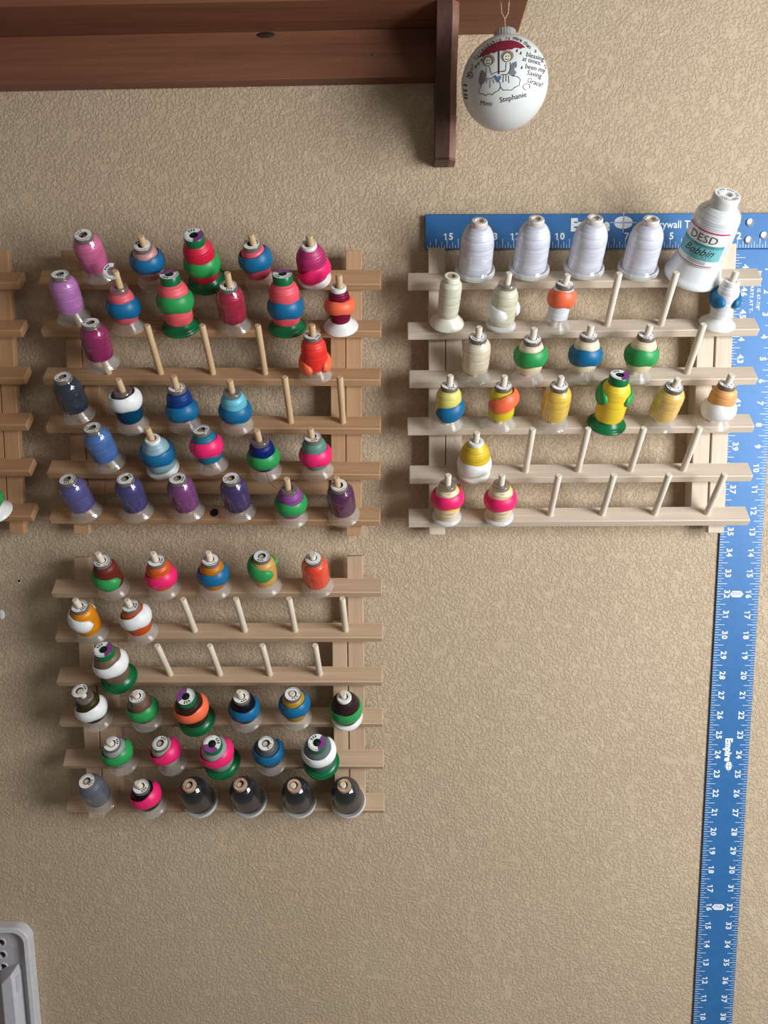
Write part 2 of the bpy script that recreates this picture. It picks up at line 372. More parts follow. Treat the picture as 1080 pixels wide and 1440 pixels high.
# id: type, base x, slide along the peg, elevation of the axis, sideways lean
POSE = {
'A1.0':('W',-13.20,0.34,36.8,0.011),'A1.1':('M',-10.83,0.06,36.0,0.021),'A1.2':('G',-8.46,0.06,35.8,-0.005),'A1.3':('M',-6.09,0.06,38.7,-0.047),'A1.4':('K',-3.72,0.06,36.7,-0.034),
'A2.0':('W',-14.44,0.46,51.2,0.020),'A2.1':('M',-12.07,0.06,50.1,0.048),'A2.2':('G',-9.70,0.06,52.2,0.003),'A2.3':('W',-7.33,0.06,44.9,0.035),'A2.4':('G',-4.96,0.06,53.1,0.020),'A2.5':('V',-2.59,0.06,48.3,0.006),
'A3.0':('W',-13.20,0.60,51.5,0.017),'A3.4':('M',-3.72,0.10,55.5,-0.007),
'A4.0':('W',-14.44,0.46,51.2,-0.047),'A4.1':('M',-12.07,0.06,47.0,0.034),'A4.2':('M',-9.70,0.06,53.7,0.006),'A4.3':('M',-7.33,0.06,46.3,0.045),
'A5.0':('W',-13.20,0.34,51.0,-0.099),'A5.1':('K',-10.83,0.06,46.7,-0.015),'A5.2':('M',-8.46,0.36,55.8,-0.095),'A5.3':('M',-6.09,0.06,46.6,-0.006),'A5.4':('M',-3.72,0.06,52.2,-0.049),
'A6.0':('W',-14.44,0.12,51.4,-0.126),'A6.1':('W',-12.07,0.16,51.0,-0.025),'A6.2':('W',-9.70,0.20,51.1,-0.046),'A6.3':('W',-7.33,0.22,51.1,-0.051),'A6.4':('M',-4.96,0.06,46.9,0.044),'A6.5':('W',-2.59,0.06,44.6,-0.045),
'B1.0':('M',-13.34,0.06,51.3,-0.015),'B1.1':('M',-10.97,0.06,51.7,0.014),'B1.2':('M',-8.60,0.06,52.3,0.043),'B1.3':('M',-6.23,0.24,54.1,0.020),'B1.4':('W',-3.86,0.06,48.1,-0.019),
'B2.0':('M',-14.46,0.06,54.1,-0.040),'B2.1':('M',-12.09,0.08,54.2,-0.063),
'B3.0':('G',-13.34,0.06,48.3,-0.006),
'B4.0':('M',-14.46,0.06,53.0,-0.050),'B4.1':('M',-12.09,0.06,52.2,-0.009),'B4.2':('G',-9.72,0.06,45.0,0.005),'B4.3':('M',-7.35,0.06,51.9,0.011),'B4.4':('M',-4.98,0.22,53.3,0.006),'B4.5':('K',-2.61,0.06,50.2,-0.020),
'B5.0':('M',-13.34,0.06,48.0,-0.009),'B5.1':('M',-10.97,0.06,48.8,-0.079),'B5.2':('G',-8.60,0.06,42.8,0.005),'B5.3':('M',-6.23,0.06,48.6,-0.010),'B5.4':('G',-3.86,0.06,44.2,0.003),
'B6.0':('W',-14.46,0.36,50.4,-0.051),'B6.1':('M',-12.09,0.06,51.7,-0.029),'B6.2':('B',-9.72,0.06,46.9,-0.077),'B6.3':('B',-7.35,0.06,48.2,-0.082),'B6.4':('B',-4.98,0.06,46.6,-0.021),'B6.5':('B',-2.61,0.06,46.9,-0.050),
'C1.0':('B',3.32,0.28,48.3,0.020),'C1.1':('B',5.69,0.32,48.9,0.015),'C1.2':('B',8.06,0.34,48.4,0.034),'C1.3':('B',10.43,0.24,48.9,0.024),'C1.4':('D',12.80,0.06,45.9,0.096),
'C2.0':('U',2.10,0.20,47.6,0.057),'C2.1':('L',4.47,0.18,52.8,0.055),'C2.2':('M',6.84,0.16,55.6,0.092),'C2.5':('V',13.95,0.14,53.5,0.041),
'C3.0':('W',3.32,0.06,48.8,0.018),'C3.1':('M',5.69,0.06,51.4,-0.006),'C3.2':('M',8.06,0.12,56.2,0.016),'C3.3':('M',10.43,0.10,55.6,0.056),
'C4.0':('M',2.10,0.20,56.2,0.023),'C4.1':('M',4.47,0.16,55.8,-0.003),'C4.2':('W',6.84,0.06,50.1,0.010),'C4.3':('G',9.21,0.10,54.8,0.053),'C4.4':('W',11.58,0.06,46.0,0.069),'C4.5':('M',13.95,0.12,56.2,0.048),
'C5.0':('K',3.32,0.06,50.3,-0.008),
'C6.0':('L',2.10,0.10,53.2,-0.012),'C6.1':('L',4.47,0.08,53.0,-0.028),
'F6.5':('V',-18.7,0.06,50.0,-0.02),
}
# ------------------------------------------------------------------ thread racks
AL = math.radians(47.5)
W2, TH = 0.425, 0.38
ROWS = dict(A=[6.238, 4.146, 2.011, -0.158, -2.23, -4.335], B=[-7.758, -9.907, -12.036, -14.071, -16.179, -18.389],
            C=[6.07, 3.926, 1.792, -0.321, -2.524, -4.528], F=[6.36, 4.266, 2.172, 0.078, -2.016, -4.11])
ROT = dict(A=-0.014, B=-0.002, C=-0.001, F=-0.010); XC = dict(A=-8, B=-8, C=8, F=-17)
ENDS = dict(A=(-16.1, -0.86), B=(-16.3, -0.88), C=(0.37, 15.82), F=(-32.2, -16.95))
LAST6 = dict(A=-2.59, B=-2.61, C=13.95, F=-18.7); LAST5 = dict(A=-3.72, B=-3.86, C=12.80, F=-19.8)
OUT = dict(A=((-15.25, -14.53), (-2.47, -1.75)), B=((-15.4, -14.66), (-2.52, -1.78)), C=((1.31, 2.05), (14.15, 14.88)), F=((-31.3, -30.6), (-18.32, -17.62)))
INN = dict(A=((-14.50, -13.78), (-3.17, -2.49)), B=((-14.62, -13.86), (-3.28, -2.58)), C=((2.09, 2.80), (13.33, 14.08)), F=((-30.5, -29.8), (-19.05, -18.36)))
TOP = dict(A=7.45, B=-6.45, C=7.42, F=7.6); BOT = dict(A=-5.42, B=-19.45, C=-5.48, F=-5.3)
RLAB = dict(A='wooden thread rack on the wall, upper of the two at left, with pinks and purples',
            B='wooden thread rack on the wall, lower left, with oranges, browns, greys and blacks',
            C='pale wooden thread rack on the right in front of the blue ruler',
            F='wooden thread rack cut off by the left edge of the photo')
ROWAL = {('A', 0): 33.0, ('B', 4): 42.5, ('B', 3): 46.5}
RN = ['top', 'second', 'third', 'fourth', 'fifth', 'bottom']
def pegx(k, r, i): return LAST6[k]-2.37*(5-i) if r % 2 else LAST5[k]-2.37*(4-i)
def peg_mesh(L):
    key = 'peg_%.2f' % L
    if key not in MESH:
        p = MB(); p.tube([(0, 0, -0.25), (0, 0, 0), (0, 0, L*0.5), (0, 0, L-0.04), (0, 0, L)], [0.145, 0.145, 0.145, 0.145, 0.115], 14); MESH[key] = p.mesh('peg')
    return MESH[key]
MESH = {}
rails = {}
# how far a peg stands out of the spool it carries (inches above the cap); the others end inside the bore
OUTP = {'A1.1': .52, 'A1.3': .52, 'A1.4': .46, 'A2.1': .82, 'A2.3': .64, 'A2.5': .56, 'A3.4': .52, 'A4.1': .72, 'A4.2': .62, 'A4.3': .70, 'A5.1': .66, 'A5.3': .62, 'A5.4': .5,
        'A6.4': .68, 'A6.5': .56, 'B1.0': .58, 'B1.1': .56, 'B1.2': .56, 'B1.4': .24, 'B2.0': .5, 'B2.1': .45, 'B4.0': .42, 'B4.1': .22, 'B4.3': .48, 'B4.4': .04, 'B4.5': .24, 'B5.0': .3,
        'B6.1': .45, 'B6.4': .04, 'B6.5': .12, 'C2.1': .49, 'C2.2': .41, 'C2.5': .42, 'C3.0': .48, 'C3.1': .55, 'C3.2': .46, 'C3.3': .48, 'C4.0': .5, 'C4.1': .5, 'C4.2': .45, 'C4.4': .42, 'C4.5': .47,
        'C5.0': .5, 'C6.0': .55, 'C6.1': .55}
RAILM = {}
rack_of = {}
for k in 'FABC':
    x0, x1 = ENDS[k]; xc = XC[k]
    rk = thing('thread_rack', RLAB[k], 'rack', (xc, 0, 0), 'wooden thread racks on the wall'); rk.rotation_euler = (0, -ROT[k], 0)
    rack_of[k] = rk
    for r in range(6):
        al = math.radians(ROWAL.get((k, r), 47.5))
        nrm = Vector((0, -math.cos(al), math.sin(al))); tan = Vector((0, math.sin(al), math.cos(al)))
        c = Vector((0, -1.2, ROWS[k][r]))
        pts = [c+tan*W2, c-tan*W2, c-tan*W2-nrm*TH, c+tan*W2-nrm*TH]
        mb = MB(); jx = random.uniform(-0.05, 0.05)
        mb.prism([(p.y, p.z-c.z) for p in pts], 0, x0-xc+jx, x1-xc+jx*0.5)
        rail = bevelled(obj('rail', mb, pine(k, 0), rk, (0, 0, c.z)), 0.035, 2)
        for i in range(6 if r % 2 else 5):
            X = pegx(k, r, i)
            if k == 'F' and X < -20.5: continue
            if '%s%d.%d' % (k, r+1, i) in POSE: continue          # a peg that carries a spool is set with it below
            obj('peg', peg_mesh(2.62), DOWEL[k], rail, (X-xc, -1.2, 0), (PI/2-al, 0, 0))
        rails[k, r] = rail
    for (a, b) in OUT[k]:
        mb = MB(); mb.box(a-xc, b-xc, -0.93, -0.55, BOT[k], TOP[k])
        bevelled(obj('upright', mb, pine(k, 2), rk), 0.03)
    zt = ROWS[k][1]+0.2; zb = -3.52 if k == 'A' else ROWS[k][5]-0.42
    for (a, b) in INN[k]:
        mb = MB(); mb.box(a-xc, b-xc, -0.9, -0.02, zb, zt)
        bevelled(obj('stand_leg', mb, pine(k, 2), rk), 0.03)
    a = INN[k][0][1]; b = INN[k][1][0]
    mb = MB(); mb.box(a-xc, b-xc, -0.78, -0.42, zb, zb+(0.73 if k == 'A' else 0.6))
    bevelled(obj('stand_crossbar', mb, pine(k, 0), rk), 0.03)
# maker's stamp on the bottom rail of the upper left rack
st = MB()
st.add([(0.19*math.cos(t*PI/10), 0.24*math.sin(t*PI/10), 0) for t in range(20)], [tuple(range(20))])
put_text(st, 'ny', 0.42, lambda x, y: (0.86+x, y, 0), sx=1.1)
al = AL; c = Vector((-7.98, -1.2, ROWS['A'][5])); nrm = Vector((0, -math.cos(al), math.sin(al)))
o = obj('ink_stamp', st, M_INK, rack_of['A'], tuple(Vector((-8.55+8, -1.2, ROWS['A'][5]))+nrm*0.006), (PI/2-al, 0, 0), label='smudged black ink stamp on the bottom rail')

# ------------------------------------------------------------------ spool parts
def lm(key, prof, seg=40, closed=True, a0=0, a1=2*PI):
    if key not in MESH:
        mb = MB(); mb.lathe(prof, seg, closed, a0, a1); MESH[key] = mb.mesh(key)
    return MESH[key]
H = 0.2   # bore radius
LEN = dict(M=2.05, L=2.05, W=2.15, G=2.6, K=1.95, V=2.08, U=2.4, B=2.15, D=3.78)
ZS = dict(M=2.05/1.97, L=2.05/1.97, W=2.15/2.12, G=2.6/2.5, K=1.95/1.9, V=2.08/2.05, U=1.0, B=1.0, D=3.78/3.7)   # final lengths over the drawn profiles
SAG = dict(M=.30, L=.2, W=.14, G=.32, K=.16, V=.22, U=0.0, B=.05, D=.2)   # the wide end hangs below the peg
FLANGE = {
 'M': [(0.70, 0), (0.715, 0.05), (0.64, 0.10), (0.52, 0.30), (0.46, 0.47), (H+.02, 0.47), (H+.02, 0.43), (0.42, 0.41), (0.48, 0.26), (0.6, 0.07), (0.66, 0.0)],
 'W': [(0.72, 0), (0.735, 0.05), (0.68, 0.10), (0.56, 0.30), (0.50, 0.47), (H+.02, 0.47), (H+.02, 0.43), (0.46, 0.41), (0.52, 0.26), (0.64, 0.07), (0.68, 0.0)],
 'G': [(0.84, 0), (0.86, 0.06), (0.83, 0.12), (0.76, 0.13), (0.74, 0.17), (0.68, 0.19), (0.60, 0.30), (0.52, 0.40), (H+.02, 0.40), (H+.02, 0.0)],
 'L': [(0.62, 0), (0.66, 0.03), (0.66, 0.10), (0.60, 0.16), (0.52, 0.20), (H+.02, 0.20), (H+.02, 0.0)],
 'K': [(0.72, 0), (0.74, 0.05), (0.72, 0.12), (0.62, 0.16), (0.56, 0.22), (H+.02, 0.22), (H+.02, 0.0)],
 'V': [(0.75, 0), (0.775, 0.03), (0.76, 0.07), (0.60, 0.20), (0.46, 0.34), (0.42, 0.42), (H+.02, 0.42), (H+.02, 0.0)],
 'U': [(0.74, 0), (0.765, 0.04), (0.75, 0.09), (0.58, 0.26), (0.47, 0.42), (0.42, 0.50), (H+.02, 0.50), (H+.02, 0.0)],
 'B': [(0.82, 0), (0.84, 0.05), (0.835, 0.16), (0.79, 0.22), (0.76, 0.20), (0.74, 0.10), (H+.02, 0.10), (H+.02, 0.0)],
 'D': [(1.20, 0), (1.23, 0.06), (1.22, 0.20), (1.16, 0.27), (1.12, 0.40), (1.03, 0.75), (0.97, 0.95), (H+.02, 0.95), (H+.02, 0.0)],
}
THR = {
 'M': [(0.40, 0.47), (0.53, 0.49), (0.565, 0.62), (0.575, 1.0), (0.56, 1.35), (0.53, 1.55), (0.44, 1.72), (0.36, 1.78), (H+.01, 1.78), (H+.01, 0.47)],
 'L': [(0.42, 0.20), (0.54, 0.22), (0.565, 0.36), (0.58, 0.9), (0.565, 1.35), (0.53, 1.55), (0.44, 1.72), (0.36, 1.78), (H+.01, 1.78), (H+.01, 0.20)],
 'W': [(0.44, 0.46), (0.56, 0.48), (0.595, 0.58), (0.60, 1.0), (0.60, 1.45), (0.58, 1.66), (0.50, 1.82), (0.38, 1.92), (H+.01, 1.92), (H+.01, 0.46)],
 'G': [(0.45, 0.36), (0.58, 0.40), (0.63, 0.55), (0.64, 1.1), (0.65, 1.6), (0.63, 1.82), (0.54, 2.02), (0.42, 2.14), (H+.01, 2.14), (H+.01, 0.36)],
 'K': [(0.50, 0.2), (0.60, 0.24), (0.66, 0.40), (0.665, 0.9), (0.66, 1.15), (0.62, 1.33), (0.50, 1.56), (0.34, 1.74), (H+.01, 1.74), (H+.01, 0.2)],
 'V': [(0.40, 0.40), (0.43, 0.42), (0.455, 0.6), (0.46, 1.1), (0.455, 1.5), (0.42, 1.68), (0.34, 1.86), (H+.01, 1.86), (H+.01, 0.40)],
 'U': [(0.40, 0.45), (0.44, 0.5), (0.46, 0.7), (0.475, 1.3), (0.48, 1.85), (0.46, 2.02), (0.38, 2.14), (0.33, 2.18), (H+.01, 2.18), (H+.01, 0.45)],
 'B': [(0.60, 0.10), (0.66, 0.14), (0.69, 0.3), (0.68, 0.9), (0.675, 1.28), (0.655, 1.46), (0.60, 1.64), (0.51, 1.79), (0.41, 1.90), (0.33, 1.96), (H+.01, 1.97), (H+.01, 0.10)],
 'D': [(0.80, 0.80), (0.92, 0.9), (0.95, 1.1), (0.93, 2.3), (0.91, 2.75), (0.85, 2.95), (0.60, 3.2), (0.5, 3.25), (H+.01, 3.25), (H+.01, 0.80)],
}
FILM = {
 'W': [(0.735, 0.01), (0.745, 0.06), (0.69, 0.13), (0.60, 0.32), (0.605, 0.48), (0.618, 0.6), (0.618, 1.45), (0.60, 1.68), (0.52, 1.86), (0.42, 1.96), (0.405, 2.0), (0.40, 2.10)],
 'B': [(0.842, 0.02), (0.845, 0.17), (0.80, 0.24), (0.72, 0.42), (0.705, 0.6), (0.695, 1.28), (0.675, 1.48), (0.615, 1.67), (0.525, 1.82), (0.42, 1.93), (0.355, 1.975), (0.34, 2.03), (0.338, 2.12)],
 'D': [(0.985, 1.0), (0.975, 1.2), (0.955, 2.3), (0.94, 2.78), (0.87, 3.0), (0.63, 3.24), (0.565, 3.32), (0.56, 3.60)],
}
CAP = {   # r outer, z0, z1
 'M': (0.385, 1.765, 1.96), 'L': (0.385, 1.765, 1.96), 'W': (0.385, 1.90, 2.11), 'G': (0.43, 2.12, 2.49), 'K': (0.335, 1.72, 1.89), 'V': (0.34, 1.84, 2.04),
 'U': (0.335, 2.16, 2.39), 'B': (0.325, 1.95, 2.14), 'D': (0.54, 3.23, 3.69)}
for _t in ZS:
    for _d in (FLANGE, THR, FILM):
        if _t in _d: _d[_t] = [(r, z*ZS[_t]) for r, z in _d[_t]]
    CAP[_t] = (CAP[_t][0], CAP[_t][1]*ZS[_t], CAP[_t][2]*ZS[_t])
def cap_prof(t):
    r, a, b = CAP[t]; h = 0.17 if t in 'MWG' else 0.19
    return [(r-0.04, a), (r, a+0.03), (r, b-0.04), (r-0.03, b), (h, b), (h, a)]
def label_mesh(t, a0=0, a1=2*PI, z0=None):
    r, a, b = CAP[t]; b = b if z0 is None else z0; ri = 0.185 if t != 'D' else 0.2
    return lm('label_%s_%.1f_%.1f_%s' % (t, a0, a1, z0), [(ri, b+0.002), (r-0.035, b+0.002), (r-0.035, b+0.012), (ri, b+0.012)], 32, True, a0, a1)
def print_mesh(t, num, ph):
    """the fine print around the label: thin arcs, a row of tiny strokes and, where it can be read, the shade number"""
    key = 'print_%s_%s_%.1f' % (t, num, ph)
    if key in MESH: return MESH[key]
    r, a, b = CAP[t]; z = b+0.0135; mb = MB()
    def arc(r0, r1, a0, a1, n=10):
        vs = [(rr*math.sin(a0+(a1-a0)*i/n), -rr*math.cos(a0+(a1-a0)*i/n), z) for i in range(n+1) for rr in (r0, r1)]
        mb.add(vs, [(2*i, 2*i+1, 2*i+3, 2*i+2) for i in range(n)])
    ro = r-0.055
    arc(ro-0.012, ro, ph+0.9, ph+3.3)
    for i in range(11):
        a_ = ph+1.1+i*0.2; arc(ro-0.06, ro-0.03, a_, a_+0.11, 2)
    if t == 'D':
        for i in range(30): arc(0.33, 0.43, i*0.2+0.02, i*0.2+(0.13 if i % 5 else 0.02), 2)
    elif num:
        for j, ch in enumerate(num):
            a_ = ph-0.45+j*0.45; rr = (0.185+ro)/2
            ca, sa = math.cos(a_), math.sin(a_)
            put_text(mb, ch, 0.17, lambda x, y: ((rr-y)*sa+x*ca, -(rr-y)*ca+x*sa, z), bold=0.02)
    else:
        for i in range(3): arc(0.225, ro-0.02, ph-0.5+i*0.36, ph-0.28+i*0.36, 3)
    MESH[key] = mb.mesh(key); return MESH[key]
def band_mesh(R, gap, wd, blg):
    key = 'band_%.2f_%d_%.2f_%.2f' % (R, gap, wd, blg)
    if key in MESH: return MESH[key]
    g = math.radians(gap); a0, a1 = g/2, 2*PI-g/2; n = 44; mb = MB(); cs = 11; vs = []
    for i in range(n+1):
        th = a0+(a1-a0)*i/n
        e = min(i, n-i)/n*(a1-a0)*R                       # inches from the nearer end
        wv = wd*(1+0.05*math.sin(3*th+1)+0.03*math.sin(5*th))
        hw = wv*math.sqrt(max(0.0, 1-max(0, 1-e/(wd*1.25))**2)) if gap > 0 else wv
        hw = max(hw, 0.02); sag = 0.05*math.cos(2*th)
        full = blg*(0.35+0.65*hw/wd)
        ring = []
        for j in range(cs):
            t = -1+2*j/(cs-1); ring.append((R+0.012+full*(1-t*t)**0.9+0.012*(1-abs(t)**10), t*hw+sag))
        for j in range(cs):
            t = 1-2*j/(cs-1); ring.append((R-0.03+(full*(1-t*t))*0.45, t*hw*0.97+sag))
        vs += [(r*math.sin(th), -r*math.cos(th), z) for r, z in ring]
    k = 2*cs
    fs = [(i*k+j, (i+1)*k+j, (i+1)*k+(j+1) % k, i*k+(j+1) % k) for i in range(n) for j in range(k)]
    fs += [tuple(range(k)), tuple(range(n*k+k-1, n*k-1, -1))]
    mb.add(vs, fs, True); MESH[key] = mb.mesh(key, 60); return MESH[key]

# id: words, thread colour, options  b=(colour, height on axis, gap direction in degrees (0 = towards the viewer), gap width, roll, pitch)  n=readable shade number
BACK = 180
SPOOL = {
'A1.0': ('pink', 'DA6C9A', dict(n='230')),
'A1.1': ('pale pink', 'C9908C', dict(b=('blue', 1.22, BACK, 60, 0, 0))),
'A1.2': ('bright red', 'D8203F', dict(b=('green', 1.10, BACK, 60, 0, 0), ph=2.4)),
'A1.3': ('coral pink', 'DE5A6E', dict(b=('blue', 1.25, BACK, 60, -8, 0), num=1)),
'A1.4': ('magenta', 'B8306A', dict(b=('pink', 0.62, 205, 150, -20, 0))),
'A2.0': ('lilac', 'C47EBE', {}),
'A2.1': ('coral', 'E0606C', dict(b=('blue', 1.08, BACK, 60, -4, 0), torn=1, nolabel=1)),
'A2.2': ('coral', 'F4626C', dict(b=('green', 1.36, BACK, 60, 0, 0), ph=-1.6)),
'A2.3': ('crimson', 'B01C40', {}),
'A2.4': ('salmon coral', 'EE5A66', dict(b=('blue', 1.08, BACK, 60, 0, 0), ph=-2.0)),
'A2.5': ('burgundy', '7A1034', dict(b=('orange', 1.18, BACK, 60, 0, 0))),
'A3.0': ('plum', '961F5C', {}),
'A3.4': ('orange-red', 'F0392F', dict(b=('orange', 0.66, 15, 44, 0, 14))),
'A4.0': ('charcoal navy', '2A3140', {}),
'A4.1': ('deep teal', '06405E', dict(b=('white', 1.52, BACK, 60, -8, 0), nolabel=1)),
'A4.2': ('navy', '10387A', dict(b=('blue', 0.86, BACK, 80, -6, 0))),
'A4.3': ('light aqua', '6DBFD2', dict(b=('blue', 0.92, BACK, 60, 0, 0), nolabel=1)),
'A5.0': ('cornflower blue', '4E74B4', dict(n='810')),
'A5.1': ('pale grey-blue', '8EAEBA', dict(b=('blue', 1.05, BACK, 60, 0, 0))),
'A5.2': ('teal', '1F6F8A', dict(b=('pink', 1.18, BACK, 60, 0, 0), n='810')),
'A5.3': ('navy blue', '12246A', dict(b=('green', 0.96, BACK, 60, 0, 0), nolabel=1, tail=1)),
'A5.4': ('grey-green', '5F8C7E', dict(b=('pink', 1.02, BACK, 60, 0, 0))),
'A6.0': ('violet-blue', '5A5490', {}),
'A6.1': ('indigo', '423E78', {}),
'A6.2': ('purple', '803C7A', {}),
'A6.3': ('dark purple', '402E62', dict(n='910')),
'A6.4': ('mauve', '8E4A8E', dict(b=('green', 1.02, BACK, 60, 0, 0), flap=1, nolabel=1)),
'A6.5': ('dark plum', '5A2150', {}),
'B1.0': ('brown-red', '6E2A1E', dict(b=('green', 0.95, 115, 90, 0, 0))),
'B1.1': ('orange', 'D85A20', dict(b=('pink', 0.98, BACK, 60, -10, 0))),
'B1.2': ('golden brown', 'BE7418', dict(b=('blue', 1.10, BACK, 60, -6, 0))),
'B1.3': ('tan gold', 'CFA058', dict(b=('green', 1.28, 80, 56, 10, 0))),
'B1.4': ('fluorescent orange-red', 'FF4A24', {}),
'B2.0': ('amber', 'E08A10', dict(b=('white', 1.22, 100, 96, 2, 0))),
'B2.1': ('rust orange', 'C8501E', dict(b=('white', 1.28, BACK, 60, -14, 0))),
'B3.0': ('taupe brown', '7C6450', dict(b=('white', 1.45, BACK, 60, -12, 0), ph=2.8)),
'B4.0': ('dark olive', '3C3014', dict(b=('white', 1.05, BACK, 60, -12, 0), popped=1)),
'B4.1': ('taupe', '6A5240', dict(b=('green', 1.02, BACK, 60, -8, 0))),
'B4.2': ('dark chocolate', '38281F', dict(b=('orange', 1.42, BACK, 60, -10, 0), ph=-0.8)),
'B4.3': ('black', '14141C', dict(b=('blue', 1.05, BACK, 60, 0, 0))),
'B4.4': ('gold', 'B08A2C', dict(b=('blue', 1.22, BACK, 60, -6, 0), n='920')),
'B4.5': ('dark brown', '342022', dict(b=('green', 0.86, BACK, 60, 0, 0))),
'B5.0': ('light grey', '989A96', dict(b=('green', 1.18, BACK, 60, -10, 0))),
'B5.1': ('pale silver', 'A8A89A', dict(b=('pink', 1.25, BACK, 60, -20, 0))),
'B5.2': ('silver grey', '9AA29E', dict(b=('pink', 1.52, BACK, 60, -14, 0), ph=0.9)),
'B5.3': ('slate grey', '4C555A', dict(b=('blue', 1.25, BACK, 60, 0, 0), n='817')),
'B5.4': ('steel grey', '6C7276', dict(b=('white', 1.55, BACK, 60, -6, 0), ph=2.6)),
'B6.0': ('slate blue', '5E6472', dict(n='304')),
'B6.1': ('black', '101018', dict(b=('pink', 1.18, BACK, 60, -16, 0))),
'B6.2': ('black', '16171C', dict(o='leftmost')), 'B6.3': ('black', '17181E', dict(o='second')), 'B6.4': ('black', '1A1B20', dict(o='third')), 'B6.5': ('black', '1E1F22', dict(o='rightmost')),
'C1.0': ('white', 'E6E6F2', dict(o='leftmost')), 'C1.1': ('white', 'E6E6F2', dict(o='second')), 'C1.2': ('white', 'E8E8F4', dict(o='third')), 'C1.3': ('white', 'E8E8F4', dict(o='rightmost')),
'C1.4': ('white', 'FBFCFF', {}),
'C2.0': ('ivory', 'DCD8BE', {}),
'C2.1': ('cream', 'D6CFB4', dict(b=('white', 0.82, 34, 46, 0, 12), nolabel=1, milky=1)),
'C2.2': ('white', 'E4E4E8', dict(b=('orange', 1.38, BACK, 60, 0, 0), slim=1)),
'C2.5': ('white', 'ECECF0', dict(b=('blue', 1.22, 0, 34, 0, 12))),
'C3.0': ('beige', 'EEDFC4', {}),
'C3.1': ('light beige', 'E4D4B4', dict(b=('green', 1.20, BACK, 60, -4, 0))),
'C3.2': ('beige', 'E8D8B8', dict(b=('blue', 1.10, BACK, 60, 0, 0), tail=1)),
'C3.3': ('cream', 'E6D6B2', dict(b=('green', 1.10, BACK, 60, 0, 0))),
'C4.0': ('pale yellow', 'E2D876', dict(b=('blue', 0.84, 260, 80, -2, 0), tail=1)),
'C4.1': ('yellow', 'D9C630', dict(b=('orange', 1.30, 222, 125, -12, 0))),
'C4.2': ('golden yellow', 'F4CC50', {}),
'C4.3': ('bright yellow', 'F2CE3A', dict(b=('green', 1.55, -4, 66, 0, 10), ph=2.4)),
'C4.4': ('amber gold', 'FFCF74', {}),
'C4.5': ('apricot', 'E8A868', dict(b=('white', 0.78, BACK, 60, 0, 0))),
'C5.0': ('lemon yellow', 'E0BE34', dict(b=('white', 0.62, BACK, 60, 0, 0))),
'C6.0': ('yellow-white variegated', 'E4CC74', dict(b=('pink', 1.22, BACK, 60, -3, 0), v='E6CC3A', nolabel=1, milky=1)),
'C6.1': ('yellow-tan variegated', 'E0C880', dict(b=('pink', 1.12, BACK, 60, -3, 0), v='E8D030', nolabel=1, milky=1)),
'F6.5': ('red', 'C01838', dict(b=('green', 0.9, BACK, 60, 0, 0))),
}
RACKW = dict(A='upper left rack', B='lower left rack', C='right rack', F='rack at left edge')
